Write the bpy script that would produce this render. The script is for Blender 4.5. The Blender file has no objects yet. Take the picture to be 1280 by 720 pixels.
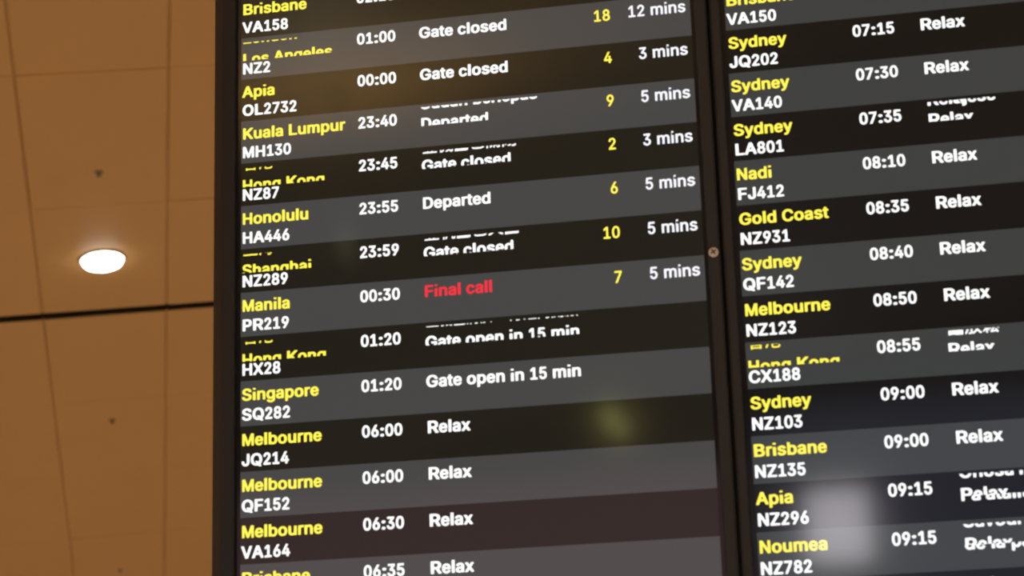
import bpy, bmesh, math, random
from mathutils import Matrix, Vector
from mathutils.geometry import tessellate_polygon

scene = bpy.context.scene
COL = scene.collection

# ------------------------------------------------------------------ camera
CAM_H = 1.6                      # eye height above the floor
F_PX = 2750.0                    # focal length for a 1280 px wide frame
cam_data = bpy.data.cameras.new('camera')
cam_data.sensor_width = 36.0
cam_data.lens = 36.0 * F_PX / 1280.0
cam_data.clip_end = 200
cam_data.dof.use_dof = True
cam_data.dof.focus_distance = 3.45
cam_data.dof.aperture_fstop = 8.0
cam = bpy.data.objects.new('camera', cam_data)
COL.objects.link(cam)
# rows: world X, Y, Z expressed in the camera frame
W = Matrix(((0.99999802518, 0.00198736741, 0.0),
            (0.00081369124, -0.40943090277, -0.91234076625),
            (-0.00181315630, 0.91233896455, -0.40943171132)))
cam.matrix_world = Matrix.Translation((0, 0, CAM_H)) @ W.to_4x4()
scene.camera = cam

# ------------------------------------------------------------------ light
AMBIENT = (0.10, 0.075, 0.055)   # dim warm air of the hall at night
LAMP_WATTS = 103.0
LAMP_COLOR = (1.0, 0.80, 0.56)
world = bpy.data.worlds.new('world')
scene.world = world
world.use_nodes = True
world.node_tree.nodes['Background'].inputs['Color'].default_value = (*AMBIENT, 1)
world.node_tree.nodes['Background'].inputs['Strength'].default_value = 1.0
scene.view_settings.view_transform = 'Standard'
scene.view_settings.look = 'None'
scene.view_settings.gamma = 1
scene.view_settings.use_curve_mapping = False
scene.view_settings.exposure = 0.0

# ------------------------------------------------------------------ helpers
def mat(name, color, rough=0.5, metal=0.0, emit=None, strength=1.0, spec=0.5, noise=None):
    m = bpy.data.materials.new(name)
    m.use_nodes = True
    nt = m.node_tree
    b = nt.nodes['Principled BSDF']
    b.inputs['Base Color'].default_value = (*color, 1)
    b.inputs['Roughness'].default_value = rough
    b.inputs['Metallic'].default_value = metal
    b.inputs['Specular IOR Level'].default_value = spec
    if emit:
        b.inputs['Emission Color'].default_value = (*emit, 1)
        b.inputs['Emission Strength'].default_value = strength
    if noise:
        scale, stretch, c2 = noise
        tc = nt.nodes.new('ShaderNodeTexCoord')
        mp = nt.nodes.new('ShaderNodeMapping')
        mp.inputs['Scale'].default_value = stretch
        nz = nt.nodes.new('ShaderNodeTexNoise')
        nz.inputs['Scale'].default_value = scale
        nz.inputs['Detail'].default_value = 5
        mx = nt.nodes.new('ShaderNodeMix')
        mx.data_type = 'RGBA'
        mx.inputs['A'].default_value = (*color, 1)
        mx.inputs['B'].default_value = (*c2, 1)
        nt.links.new(tc.outputs['Object'], mp.inputs['Vector'])
        nt.links.new(mp.outputs['Vector'], nz.inputs['Vector'])
        nt.links.new(nz.outputs['Fac'], mx.inputs['Factor'])
        nt.links.new(mx.outputs['Result'], b.inputs['Base Color'])
    return m

def mesh_obj(name, verts, faces, material, parent=None, mats=None, face_mats=None, smooth=False):
    me = bpy.data.meshes.new(name)
    me.from_pydata([tuple(v) for v in verts], [], faces)
    for m in (mats or [material]):
        me.materials.append(m)
    if face_mats:
        for p, k in zip(me.polygons, face_mats):
            p.material_index = k
    if smooth:
        for p in me.polygons:
            p.use_smooth = True
    o = bpy.data.objects.new(name, me)
    COL.objects.link(o)
    if parent:
        o.parent = parent
    return o

def bm_obj(name, bm, material, parent=None, smooth=False):
    bmesh.ops.recalc_face_normals(bm, faces=bm.faces)
    me = bpy.data.meshes.new(name)
    bm.to_mesh(me)
    bm.free()
    me.materials.append(material)
    if smooth:
        for p in me.polygons:
            p.use_smooth = True
    o = bpy.data.objects.new(name, me)
    COL.objects.link(o)
    if parent:
        o.parent = parent
    return o

def tag(o, label, cat, group=None):
    o['label'] = label
    o['category'] = cat
    if group:
        o['group'] = group
    return o

def empty(name, label, cat, mw, group=None):
    o = bpy.data.objects.new(name, None)
    o.empty_display_size = 0.1
    COL.objects.link(o)
    o.matrix_world = mw
    return tag(o, label, cat, group)

def structure(o):
    o['kind'] = 'structure'
    return o

def box_faces(V, Fc, x0, x1, y0, y1, z0, z1):
    n = len(V)
    V += [(x0, y0, z0), (x1, y0, z0), (x1, y1, z0), (x0, y1, z0),
          (x0, y0, z1), (x1, y0, z1), (x1, y1, z1), (x0, y1, z1)]
    Fc += [tuple(n + k for k in f) for f in
           ((3, 2, 1, 0), (4, 5, 6, 7), (0, 1, 5, 4), (1, 2, 6, 5), (2, 3, 7, 6), (3, 0, 4, 7))]

def lathe(profile, seg=48):
    """surface of revolution about Z from (radius, z) pairs"""
    V, Fc = [], []
    for r, z in profile:
        for k in range(seg):
            a = 2 * math.pi * k / seg
            V.append((r * math.cos(a), r * math.sin(a), z))
    for i in range(len(profile) - 1):
        for k in range(seg):
            a, b = i * seg + k, i * seg + (k + 1) % seg
            Fc.append((a, b, b + seg, a + seg))
    return V, Fc

# ------------------------------------------------------------------ materials
M_ceil = mat('ceiling_laminate', (0.52, 0.330, 0.135), 0.55, noise=(2.2, (1, 1, 1), (0.57, 0.345, 0.132)))
M_ceil_dark = mat('ceiling_gap_shade', (0.012, 0.009, 0.006), 0.9)
M_floor = mat('stone_floor', (0.55, 0.50, 0.44), 0.35, noise=(1.2, (1, 1, 1), (0.48, 0.44, 0.39)))
M_wall = mat('wall_paint', (0.50, 0.25, 0.20), 0.7, noise=(0.8, (1, 1, 1), (0.46, 0.22, 0.18)))
M_bezel = mat('bezel_plastic', (0.025, 0.032, 0.046), 0.45, noise=(40, (1, 1, 1), (0.022, 0.029, 0.041)))
M_rear = mat('rear_steel', (0.03, 0.028, 0.026), 0.5)
M_screw = mat('screw_steel', (0.88, 0.84, 0.86), 0.45, 0.0)
M_slot = mat('screw_recess', (0.10, 0.07, 0.06), 0.6)
GLASS = 0.065
M_panel = mat('screen_black', (0.002, 0.002, 0.002), GLASS, emit=(0.004, 0.0036, 0.0032))
M_light = mat('screen_grey_row', (0.002, 0.002, 0.002), GLASS, emit=(0.060, 0.061, 0.060))
M_dark = mat('screen_dark_row', (0.002, 0.002, 0.002), GLASS, emit=(0.0120, 0.0122, 0.0085))
M_light_r = mat('screen_grey_row_cooler', (0.002, 0.002, 0.002), GLASS, emit=(0.046, 0.050, 0.049))
M_dark_r = mat('screen_dark_row_cooler', (0.002, 0.002, 0.002), GLASS, emit=(0.0062, 0.0068, 0.0062))
M_white = mat('screen_white_text', (0.002, 0.002, 0.002), GLASS, emit=(1.22, 1.22, 1.22))
M_soft = mat('screen_soft_white_text', (0.002, 0.002, 0.002), GLASS, emit=(1.05, 1.05, 1.12))
M_yellow = mat('screen_yellow_text', (0.002, 0.002, 0.002), GLASS, emit=(1.22, 1.03, 0.10))
M_red = mat('screen_red_text', (0.002, 0.002, 0.002), GLASS, emit=(0.95, 0.035, 0.055))
M_trim = mat('downlight_trim', (0.55, 0.48, 0.40), 0.4)
M_lamp = mat('downlight_diffuser', (0.9, 0.9, 0.88), 0.4, emit=(1.0, 0.95, 0.86), strength=9.0)
M_head = mat('sprinkler_metal', (0.20, 0.19, 0.14), 0.45, 0.3)
M_case = mat('glow_frame_metal', (0.30, 0.30, 0.30), 0.35, 0.8)
M_pale_glow = mat('pale_glow', (0.8, 0.78, 0.78), 0.4, emit=(0.97, 0.92, 1.0), strength=10.0)
M_yellow_glow = mat('yellow_glow', (0.8, 0.75, 0.5), 0.4, emit=(0.95, 0.95, 0.30), strength=6.5)
M_red_glow = mat('red_glow', (0.35, 0.12, 0.12), 0.5, emit=(0.62, 0.33, 0.36), strength=1.0)
M_violet_glow = mat('violet_glow', (0.15, 0.15, 0.22), 0.5, emit=(0.27, 0.28, 0.44), strength=1.0)
M_gap_black = mat('gap_black', (0.006, 0.006, 0.006), 0.8)
PINK = (-5.56, 2.52)        # added glow sources across the hall, behind the camera
YELLOW_GLOW = (-8.68, 4.18)
ADDED_UPLIGHT = (-5.05, -15.6)      # on the ceiling plane
UP_DROP, UP_WATTS = 1.1, 205.0

# letter outlines: advance and contours in 1/1000 em
GLYPHS = {
 "b'": (238, ['160,419 83,418 71,424 61,436 53,685 57,699 71,711 163,712 174,706 184,693 178,442 172,428']),
 'b0': (556, ['264,722 296,722 358,710 420,673 462,625 501,538 517,464 523,392 523,321 517,247 498,167 467,98 426,48 405,32 355,4 293,-6 259,-6 197,6 134,44 92,92 56,172 38,255 32,341 37,455 43,487 56,544 90,618 132,668 153,685 202,712', '280,600 254,595 234,581 206,541 186,484 175,418 172,358 178,275 189,221 205,178 234,135 254,121 277,117 301,121 319,132 351,175 369,227 379,284 383,332 379,430 367,498 353,535 322,581 301,595']),
 'b1': (556, ['501,13 478,3 96,3 80,7 67,21 67,98 80,116 96,120 215,120 226,127 226,539 215,540 127,472 91,475 79,487 76,501 76,579 82,596 226,711 241,714 345,714 358,708 369,696 370,130 379,120 483,120 501,110 508,90 507,27']),
 'b2': (556, ['63,9 51,27 51,84 55,98 307,398 344,459 355,510 349,547 328,580 296,597 265,600 236,590 216,570 199,536 192,496 179,481 164,477 73,479 57,491 54,510 60,561 78,610 120,665 159,694 211,716 291,723 343,716 391,696 442,654 476,601 489,567 495,527 492,467 471,407 439,352 373,267 259,136 256,127 265,123 486,121 499,113 505,101 503,18 491,7 476,3 81,3']),
 'b3': (556, ['70,708 88,714 454,714 470,710 482,698 484,632 481,615 337,432 343,424 397,405 449,367 483,322 505,264 510,212 504,164 492,127 478,98 452,65 397,23 348,2 317,-3 249,-6 195,1 148,17 98,50 61,90 41,130 27,195 33,209 49,219 156,217 170,204 182,168 197,144 221,126 267,116 296,120 333,138 354,164 365,207 364,232 354,267 337,291 322,305 278,322 184,326 169,335 163,347 162,415 166,430 287,581 288,591 88,594 72,598 61,610 58,624 59,693']),
 'b4': (556, ['392,713 409,699 408,677 205,299 191,264 203,260 307,262 311,273 311,433 314,449 335,463 431,461 444,453 451,439 452,267 460,260 512,259 530,247 534,233 534,164 528,150 515,141 463,140 453,136 451,27 441,10 424,3 335,3 317,13 311,24 311,127 307,137 42,141 29,150 23,161 22,233 49,290 270,699 294,714']),
 'b5': (556, ['463,710 473,701 477,690 477,618 471,604 450,594 225,592 218,581 209,487 211,479 216,477 289,485 351,476 409,447 450,410 474,375 490,341 505,272 506,221 501,175 482,121 450,72 429,52 396,26 341,1 250,-6 203,1 156,19 107,55 76,95 52,152 46,192 52,209 73,219 169,218 185,206 200,161 221,134 255,118 284,117 318,132 346,167 359,201 363,252 352,298 337,324 318,344 289,358 260,362 232,356 172,325 81,332 60,347 57,381 90,695 104,710 120,714 448,714']),
 'b6': (556, ['405,712 422,698 421,678 293,472 291,464 353,453 395,436 455,387 479,350 499,292 505,230 498,167 478,111 450,70 395,23 345,1 299,-6 257,-6 208,2 161,23 127,50 106,69 76,115 57,172 51,227 54,278 61,312 72,350 101,412 277,701 299,714', '278,114 309,123 335,146 354,178 362,218 359,267 341,310 314,336 278,347 247,339 218,316 197,272 192,232 197,192 206,167 221,144 241,126']),
 'b7': (556, ['107,5 92,21 94,38 344,587 333,594 68,596 55,604 49,616 51,699 63,710 79,714 476,714 492,710 502,701 506,690 503,599 240,23 229,10 214,3']),
 'b8': (556, ['209,716 295,722 345,716 389,698 433,667 454,645 473,618 491,572 497,521 489,467 467,418 432,375 478,330 503,284 514,252 520,204 512,147 488,92 454,54 399,17 352,1 254,-6 202,1 155,18 90,65 66,95 42,150 37,212 40,247 51,281 74,324 123,375 87,418 67,464 58,524 66,581 85,624 119,665 163,697', '368,172 374,210 371,235 360,260 337,287 303,304 267,308 228,294 201,270 186,238 181,207 186,175 203,144 228,126 277,114 321,124 348,141', '326,584 303,597 272,602 238,590 217,570 204,541 202,512 211,472 230,447 251,435 280,428 313,439 335,458 349,487 354,518 345,558']),
 'b9': (556, ['150,4 134,18 134,38 263,244 264,253 202,264 166,278 134,299 98,333 75,370 57,421 50,490 57,550 77,604 96,633 114,656 161,693 213,716 262,723 348,714 397,691 434,662 479,601 499,541 505,481 500,424 490,387 460,316 424,250 278,16 257,3', '278,369 304,375 333,396 351,424 362,470 359,521 338,567 314,590 278,601 247,593 222,573 202,539 193,499 194,459 213,410 239,382']),
 'b:': (333, ['48,93 70,130 102,150 142,162 185,162 221,156 264,133 286,104 291,73 272,33 236,8 200,-2 142,-3 106,7 65,33 48,64', '48,453 70,490 106,512 135,520 203,520 236,510 270,487 286,464 291,433 275,396 239,370 203,358 138,357 98,370 63,395 48,424']),
 'bA': (722, ['426,714 448,704 458,690 723,44 724,18 710,7 694,3 579,3 557,11 544,27 484,176 474,187 257,188 244,186 238,178 170,13 145,3 30,3 11,7 -5,21 -3,41 262,693 273,704 295,714', '359,480 349,464 294,313 305,309 423,310 426,321 367,473']),
 'bB': (722, ['73,707 98,714 390,714 471,708 552,681 599,653 632,619 659,564 666,516 662,479 642,429 623,407 584,376 640,336 669,301 689,258 697,204 689,153 676,121 662,98 625,61 561,27 497,10 464,6 98,3 82,5 65,16 60,33 60,684 63,699', '250,301 248,136 253,125 373,123 420,126 467,138 494,158 507,181 511,216 494,256 464,284 404,302 263,306', '250,427 263,423 380,423 437,439 464,461 482,499 478,533 465,559 440,579 400,590 347,594 253,592 248,581']),
 'bC': (722, ['545,29 497,9 443,-3 359,-6 275,4 181,46 118,97 69,167 38,250 33,287 26,364 37,461 69,550 114,612 178,668 202,682 281,713 359,722 440,719 485,710 545,687 600,653 636,618 673,564 699,490 700,478 693,467 672,457 560,457 537,470 509,530 482,560 458,576 389,596 332,589 290,570 249,535 220,492 199,430 192,358 195,321 199,287 219,227 257,172 293,144 326,129 392,120 425,127 464,143 501,175 522,210 535,244 554,258 672,259 695,247 700,230 687,184 658,127 603,65']),
 'bD': (722, ['62,13 54,33 54,684 59,701 87,714 340,714 441,702 536,664 601,616 643,561 658,536 686,456 695,361 686,264 655,176 633,143 600,100 539,55 505,38 432,13 334,3 90,3', '232,124 294,123 358,129 429,152 464,178 484,204 502,233 518,279 528,361 521,427 502,484 459,543 429,565 380,584 288,594 236,594 227,587 226,136']),
 'bF': (611, ['77,5 61,16 56,33 56,684 61,701 77,712 92,714 545,714 565,710 581,693 581,624 577,608 561,597 246,594 237,592 232,581 232,424 237,414 526,410 542,401 549,390 550,319 545,305 517,291 237,289 232,279 229,18 202,3']),
 'bG': (778, ['287,711 379,722 465,719 522,707 573,687 628,655 672,619 701,581 736,507 738,478 716,461 586,461 564,475 542,518 504,561 462,584 402,597 351,590 300,567 268,541 232,490 211,430 203,361 210,290 222,252 233,224 269,175 309,144 357,126 402,120 437,123 491,142 517,161 542,190 567,250 566,258 557,262 414,263 389,272 381,287 381,355 384,367 395,377 417,382 710,382 729,378 743,367 747,278 739,221 734,198 704,132 656,78 606,44 573,26 506,4 421,-6 297,3 204,38 136,87 112,112 70,172 39,255 28,347 31,401 39,461 70,544 119,613 160,648 208,680']),
 'bH': (722, ['61,13 53,33 53,684 58,701 81,714 185,714 203,710 216,699 219,439 224,428 491,426 500,428 504,439 507,699 521,710 536,714 640,714 660,704 668,684 668,33 663,16 640,3 539,3 521,7 507,18 504,293 500,303 233,306 224,303 219,293 216,18 203,7 188,3 81,3']),
 'bJ': (556, ['482,712 499,701 504,684 504,221 486,121 441,55 358,7 284,-6 245,-6 157,9 80,54 35,118 17,207 18,255 30,268 44,274 163,271 180,255 188,172 211,135 234,121 260,117 287,122 308,135 331,170 339,218 340,695 350,707 367,714']),
 'bK': (722, ['716,13 687,3 559,3 536,11 316,276 303,286 259,253 243,233 242,33 237,16 221,5 204,3 90,3 64,16 59,33 59,684 67,704 90,714 204,714 221,712 237,701 242,684 242,459 247,451 495,681 532,710 552,714 690,714 719,701 723,687 714,670 452,427 430,399 719,41 724,27']),
 'bL': (611, ['83,713 211,714 234,704 241,693 245,127 257,123 575,120 591,109 596,93 595,24 578,7 558,3 96,3 80,5 63,16 58,33 58,684 64,701']),
 'bM': (833, ['774,704 782,684 782,33 774,13 755,3 655,3 638,9 627,21 626,333 621,350 612,336 485,16 460,3 372,3 358,7 341,27 217,341 208,353 204,336 202,21 191,9 174,3 77,3 58,13 51,33 51,684 58,704 80,714 211,714 225,712 239,701 409,267 417,255 426,267 594,701 607,712 621,714 752,714']),
 'bN': (722, ['60,704 80,714 198,714 212,712 227,702 490,299 503,287 507,301 509,696 520,708 538,714 641,714 664,701 668,684 668,33 661,13 641,3 523,3 509,5 494,15 230,419 221,426 217,410 215,21 203,9 186,3 80,3 57,16 52,33 52,684']),
 'bO': (778, ['286,4 187,46 124,95 72,167 40,250 34,287 27,364 38,461 69,544 116,610 196,676 293,713 404,723 498,711 578,678 628,642 659,616 709,544 740,461 750,372 740,252 709,172 664,107 645,87 578,38 492,4 417,-6 367,-6', '392,120 432,126 465,138 520,178 551,224 571,278 580,364 570,441 550,493 519,538 470,576 432,590 389,596 345,590 305,574 257,535 228,492 207,435 198,358 205,290 214,261 228,224 257,181 308,141 349,126']),
 'bP': (667, ['74,7 60,18 57,33 60,699 74,710 90,714 366,714 452,705 519,682 582,639 614,599 637,547 644,496 641,430 614,361 580,319 547,295 512,274 455,254 379,246 239,243 235,233 235,33 230,16 201,3 93,3', '239,592 235,581 237,370 249,366 376,369 414,380 433,393 456,421 469,479 459,530 436,564 414,579 366,591']),
 'bQ': (778, ['699,-54 678,-60 563,-58 541,-45 504,-1 495,3 417,-5 367,-5 277,7 200,39 134,87 75,162 37,259 27,365 38,462 69,545 103,593 133,628 200,677 280,710 373,723 404,723 495,711 594,668 656,619 704,553 741,456 751,350 741,256 706,165 635,73 710,-24 712,-41', '401,595 339,588 299,571 259,537 230,496 207,436 198,359 207,279 227,225 259,179 314,138 352,124 386,120 395,123 396,130 325,219 320,233 324,245 349,257 470,257 488,247 526,205 535,203 552,225 572,285 580,350 572,433 550,493 529,525 515,542 479,571 432,590']),
 'bR': (722, ['76,708 100,714 389,714 471,708 556,685 628,639 662,599 686,547 694,487 686,427 656,364 621,327 566,295 560,284 717,38 720,24 709,11 686,3 556,3 525,13 370,250 362,257 348,260 267,260 253,253 251,33 243,13 219,3 100,3 83,5 66,16 61,33 61,684 64,699', '257,592 251,581 254,387 267,383 383,383 437,392 469,407 496,444 503,493 489,541 468,567 447,579 396,591']),
 'bS': (667, ['428,716 504,690 551,662 589,628 621,576 631,527 627,510 602,497 482,498 460,513 441,556 415,579 377,594 320,600 273,588 244,570 222,536 224,496 240,473 267,455 314,438 472,396 535,367 592,327 620,293 637,253 641,198 634,150 605,95 575,64 491,15 431,-2 358,-9 305,-9 229,0 175,15 121,44 67,93 35,150 25,201 33,218 58,228 178,227 200,213 215,170 245,137 276,124 336,114 403,127 444,153 464,184 467,207 464,227 450,250 418,270 175,344 101,390 64,435 56,453 44,513 53,567 90,631 128,664 191,699 251,716 317,722']),
 'bV': (667, ['-1,701 22,714 128,714 143,712 157,701 328,241 334,234 344,247 508,701 532,714 638,714 656,710 669,699 672,684 665,664 426,27 408,7 390,3 275,3 258,11 246,23 -4,679']),
 'bX': (667, ['4,13 -3,27 2,41 222,341 236,367 17,676 12,690 16,701 42,714 159,714 176,708 200,685 326,507 335,500 343,506 493,708 511,714 624,714 651,704 657,693 654,678 433,370 453,336 664,41 669,27 665,16 639,3 522,3 505,9 484,29 335,233 324,227 164,10 144,3 30,3']),
 'bZ': (611, ['36,706 60,714 549,714 564,712 578,701 583,684 579,616 236,130 246,123 564,121 579,113 586,98 586,27 576,11 552,3 63,3 48,5 34,16 29,33 29,87 33,101 376,587 373,593 364,594 48,596 33,604 26,619 26,690']),
 'ba': (556, ['505,13 484,3 388,3 351,15 303,-2 264,-8 171,-5 111,16 75,38 46,64 20,113 13,173 23,224 34,247 54,270 96,299 138,316 201,331 333,348 344,353 349,362 343,396 327,418 309,428 279,434 224,419 206,405 183,373 162,361 129,361 50,384 32,397 29,413 53,459 84,490 129,519 177,539 222,549 291,552 351,545 385,536 436,511 470,482 499,433 509,405 512,367 512,33', '347,227 336,231 267,222 201,204 179,179 178,156 184,136 201,120 237,109 270,113 300,124 321,141 340,167 349,202']),
 'bb': (611, ['61,708 79,712 176,712 203,699 208,685 208,539 213,530 264,546 319,552 411,542 462,520 493,500 526,471 554,431 578,374 588,334 592,251 584,191 563,128 535,84 515,62 471,27 411,1 347,-8 267,-4 210,19 176,4 79,3 61,7 47,19 44,682 47,696', '316,112 356,121 392,153 415,199 424,231 427,274 418,336 397,385 362,418 341,428 316,431 274,420 240,391 222,356 208,291 212,222 237,159 267,128 292,116']),
 'bc': (556, ['461,42 410,13 354,-4 274,-8 215,-1 134,33 87,73 55,119 24,196 18,279 25,348 49,414 77,456 99,480 146,516 209,543 283,552 348,548 392,537 446,511 474,491 508,454 538,394 536,379 523,368 449,347 407,347 386,359 364,396 339,419 301,431 268,428 241,416 215,391 196,356 181,296 181,242 196,185 228,136 262,116 304,112 339,124 363,145 387,188 407,200 449,200 514,183 532,173 539,153 523,113 488,65']),
 'bd': (611, ['549,708 563,696 566,682 563,19 549,7 531,3 434,4 400,18 342,-4 266,-8 205,0 141,27 110,51 76,85 47,131 26,193 18,265 25,345 50,419 83,468 128,508 199,541 291,552 348,546 397,531 402,542 402,685 407,699 434,712 531,712', '297,112 321,116 345,128 373,156 398,219 404,274 401,316 391,351 370,394 339,420 321,428 294,431 269,428 245,417 214,385 190,322 186,254 199,191 221,150 251,124']),
 'be': (556, ['196,541 289,552 335,548 388,534 432,511 473,476 495,451 522,399 536,345 540,296 539,245 524,228 507,224 193,224 181,216 193,174 213,145 238,125 271,113 303,112 341,123 362,142 381,173 402,186 437,185 504,169 524,157 531,145 530,133 498,76 457,39 399,8 356,-4 312,-8 269,-8 196,4 138,30 90,68 42,142 24,196 17,276 24,348 45,408 83,467 105,488 138,514', '185,342 196,338 362,338 370,340 374,348 359,385 334,414 312,426 283,432 254,427 221,408 193,372']),
 'bg': (611, ['552,539 565,528 568,513 568,16 559,-47 537,-95 501,-135 469,-156 433,-174 369,-190 320,-194 226,-191 175,-178 135,-161 90,-131 55,-93 43,-67 54,-47 129,-7 162,-6 184,-15 217,-50 244,-67 284,-77 327,-73 366,-57 385,-38 395,-21 403,25 396,31 345,13 305,9 205,16 141,41 83,87 43,147 26,199 18,262 25,350 50,419 86,470 129,508 205,543 299,551 348,546 402,526 436,543 536,543', '296,431 251,420 219,393 199,356 185,296 190,227 211,176 244,142 287,129 333,135 369,161 391,202 404,270 400,325 387,364 372,390 339,420']),
 'bh': (611, ['63,710 81,714 182,714 210,701 215,687 215,539 220,529 267,544 321,551 412,544 478,516 509,493 535,461 558,407 564,356 564,30 560,16 548,7 528,3 424,3 398,18 394,330 388,373 361,413 339,425 308,430 277,423 253,410 234,387 220,356 215,319 212,18 198,7 179,3 75,3 50,16 45,33 45,684 49,699']),
 'bi': (278, ['77,3 54,16 48,30 49,473 57,484 77,494 201,494 224,481 229,467 228,24 221,13 201,3', '52,636 49,704 54,716 67,725 87,729 198,728 226,713 229,644 224,633 211,624 191,620 80,620']),
 'bj': (278, ['202,493 225,481 231,463 231,-8 223,-65 209,-99 192,-123 139,-163 82,-180 -22,-182 -39,-174 -47,-162 -46,-82 -26,-66 18,-61 34,-54 43,-37 49,-2 51,475 63,486 82,493', '-46,638 -47,709 -39,720 -22,729 199,730 216,725 229,712 230,641 222,629 206,621 -16,620 -32,625']),
 'bl': (278, ['80,725 201,725 221,716 229,701 229,30 221,13 198,3 77,3 57,13 49,27 48,699 57,716']),
 'bm': (889, ['840,16 815,3 713,3 694,7 680,18 677,341 670,384 663,401 647,419 629,428 601,431 576,425 557,414 542,396 531,370 524,18 510,7 495,3 389,3 367,13 359,33 359,367 353,393 336,416 317,427 292,431 264,424 246,413 228,393 217,364 210,18 196,7 180,3 78,3 59,9 48,18 45,33 45,513 50,529 74,543 174,543 211,529 274,550 333,554 398,543 467,502 538,540 582,551 638,554 703,546 762,519 788,501 814,470 838,416 845,356 845,33']),
 'bn': (611, ['557,13 535,3 428,3 412,7 398,18 395,330 388,373 362,413 340,425 308,430 277,423 254,410 234,387 220,356 215,319 212,18 198,7 179,3 75,3 51,16 45,33 45,513 53,533 75,543 179,543 220,526 270,545 359,551 412,544 453,530 510,493 543,447 560,399 564,361 565,33']),
 'bo': (611, ['216,1 138,35 91,73 50,131 26,193 19,256 28,354 51,414 85,462 154,517 216,542 294,552 393,542 455,517 489,494 524,465 561,412 583,354 593,274 583,188 560,128 525,79 480,41 452,24 393,1 328,-8 281,-8', '303,112 343,119 390,156 409,193 423,259 415,328 387,391 346,422 306,431 259,420 227,394 205,356 190,291 194,222 219,161 250,128 275,116']),
 'bp': (611, ['61,-180 47,-168 44,-154 47,529 73,545 170,545 185,542 213,527 267,547 347,551 404,544 465,518 511,485 535,459 563,415 584,355 592,295 588,212 560,123 530,78 497,46 468,26 411,1 359,-6 286,-6 213,14 208,3 208,-157 203,-171 176,-184 79,-184', '307,114 353,120 390,149 417,206 427,272 424,315 414,349 392,392 363,418 322,431 283,424 245,398 221,355 208,295 209,246 225,181 260,132']),
 'br': (389, ['68,4 50,16 45,33 48,527 62,539 77,543 180,543 211,531 251,545 292,551 363,551 379,547 391,539 395,527 396,453 391,439 369,426 298,426 261,416 238,399 217,362 212,330 209,18 183,3']),
 'bs': (556, ['404,534 449,511 487,479 509,449 523,419 526,402 519,391 500,381 436,367 388,367 365,379 330,422 311,431 282,435 253,430 231,418 217,402 215,379 225,362 244,350 429,302 495,262 526,219 535,182 536,153 526,111 506,76 472,45 397,7 349,-4 301,-8 205,-4 157,7 103,33 58,70 37,102 22,139 22,151 29,162 52,173 116,185 164,186 187,173 205,139 221,125 247,114 276,110 308,113 340,127 356,148 358,171 349,185 333,195 148,245 80,284 53,322 45,342 37,385 46,434 67,468 95,496 164,534 208,546 279,552 340,549']),
 'bt': (333, ['318,5 279,-2 228,-3 162,7 105,39 69,93 61,142 61,419 54,428 5,430 -15,442 -20,456 -20,513 -16,530 -1,541 59,547 62,642 69,653 84,662 189,663 207,659 223,642 226,547 237,543 303,542 327,525 329,456 324,442 303,430 231,428 224,416 225,139 230,125 240,117 303,117 324,104 341,30 336,16']),
 'bu': (611, ['53,535 75,544 182,545 198,541 212,529 215,220 222,175 248,134 270,122 302,116 336,125 358,138 377,160 391,192 398,529 412,541 431,545 534,544 559,532 564,515 564,32 556,12 534,2 431,2 390,20 346,3 299,-3 220,-1 151,20 97,59 65,106 53,140 46,195 45,515']),
 'bv': (556, ['556,530 560,519 557,507 359,18 334,3 228,3 210,7 192,27 14,467 -4,513 -1,529 15,540 30,543 138,543 162,530 267,258 279,243 394,530 409,540 424,543 532,543']),
 'bx': (556, ['7,13 1,24 4,39 181,279 175,293 16,507 13,521 20,533 44,543 159,543 177,539 194,524 270,415 279,409 289,415 366,524 384,539 403,543 514,543 539,533 546,521 542,507 376,276 551,39 555,24 548,13 524,3 409,3 391,7 374,21 279,149 270,144 184,23 165,7 146,3 32,3']),
 'by': (556, ['60,-179 42,-165 37,-151 58,-80 81,-65 135,-66 150,-61 171,-32 191,26 2,498 -4,518 -1,531 15,542 30,545 138,544 159,534 270,250 279,243 396,532 424,545 529,545 547,539 559,526 557,506 337,-40 310,-97 267,-146 210,-177 156,-187 99,-187']),
 'bz': (500, ['467,13 443,3 58,3 44,5 31,16 26,33 26,84 30,98 269,419 260,426 66,426 50,430 39,439 35,450 35,519 41,533 66,543 434,543 448,540 462,530 466,516 466,464 459,441 231,130 241,123 443,123 459,119 470,110 474,98 474,27']),
 'bá': (556, ['505,13 484,3 388,3 351,15 303,-2 264,-8 171,-5 111,16 75,38 46,64 20,113 13,173 23,224 34,247 54,270 96,299 138,316 201,331 333,348 344,353 349,362 343,396 327,418 309,428 279,434 224,419 206,405 183,373 162,361 129,361 50,384 32,397 29,413 53,459 84,490 129,519 177,539 219,548 291,552 351,545 385,536 436,511 470,482 499,433 509,405 512,367 512,33', '347,227 336,231 267,222 201,204 179,179 178,156 184,136 201,120 237,109 270,113 300,124 321,141 340,167 349,202', '427,727 430,713 424,699 344,582 330,569 312,563 228,563 201,577 197,590 200,605 258,719 270,733 291,740 400,740']),
 'm0': (556, ['277,725 346,713 385,693 414,673 454,625 493,538 509,463 515,387 509,248 490,167 459,97 409,38 361,9 340,1 277,-9 209,3 170,24 141,44 99,94 63,175 46,257 40,347 45,454 51,486 65,544 99,619 157,684 209,713', '277,609 249,603 227,590 194,547 177,500 167,445 161,352 164,294 175,228 196,167 228,126 249,113 280,107 309,113 332,129 363,172 378,213 391,280 394,387 380,495 360,550 332,588 309,603']),
 'm1': (556, ['490,7 464,0 110,0 86,6 76,19 75,89 84,106 107,113 225,113 236,121 236,561 225,562 120,479 94,483 86,495 85,507 85,579 91,596 235,713 254,717 330,717 351,710 359,698 361,123 370,114 467,113 490,106 498,94 499,83 499,25']),
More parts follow.
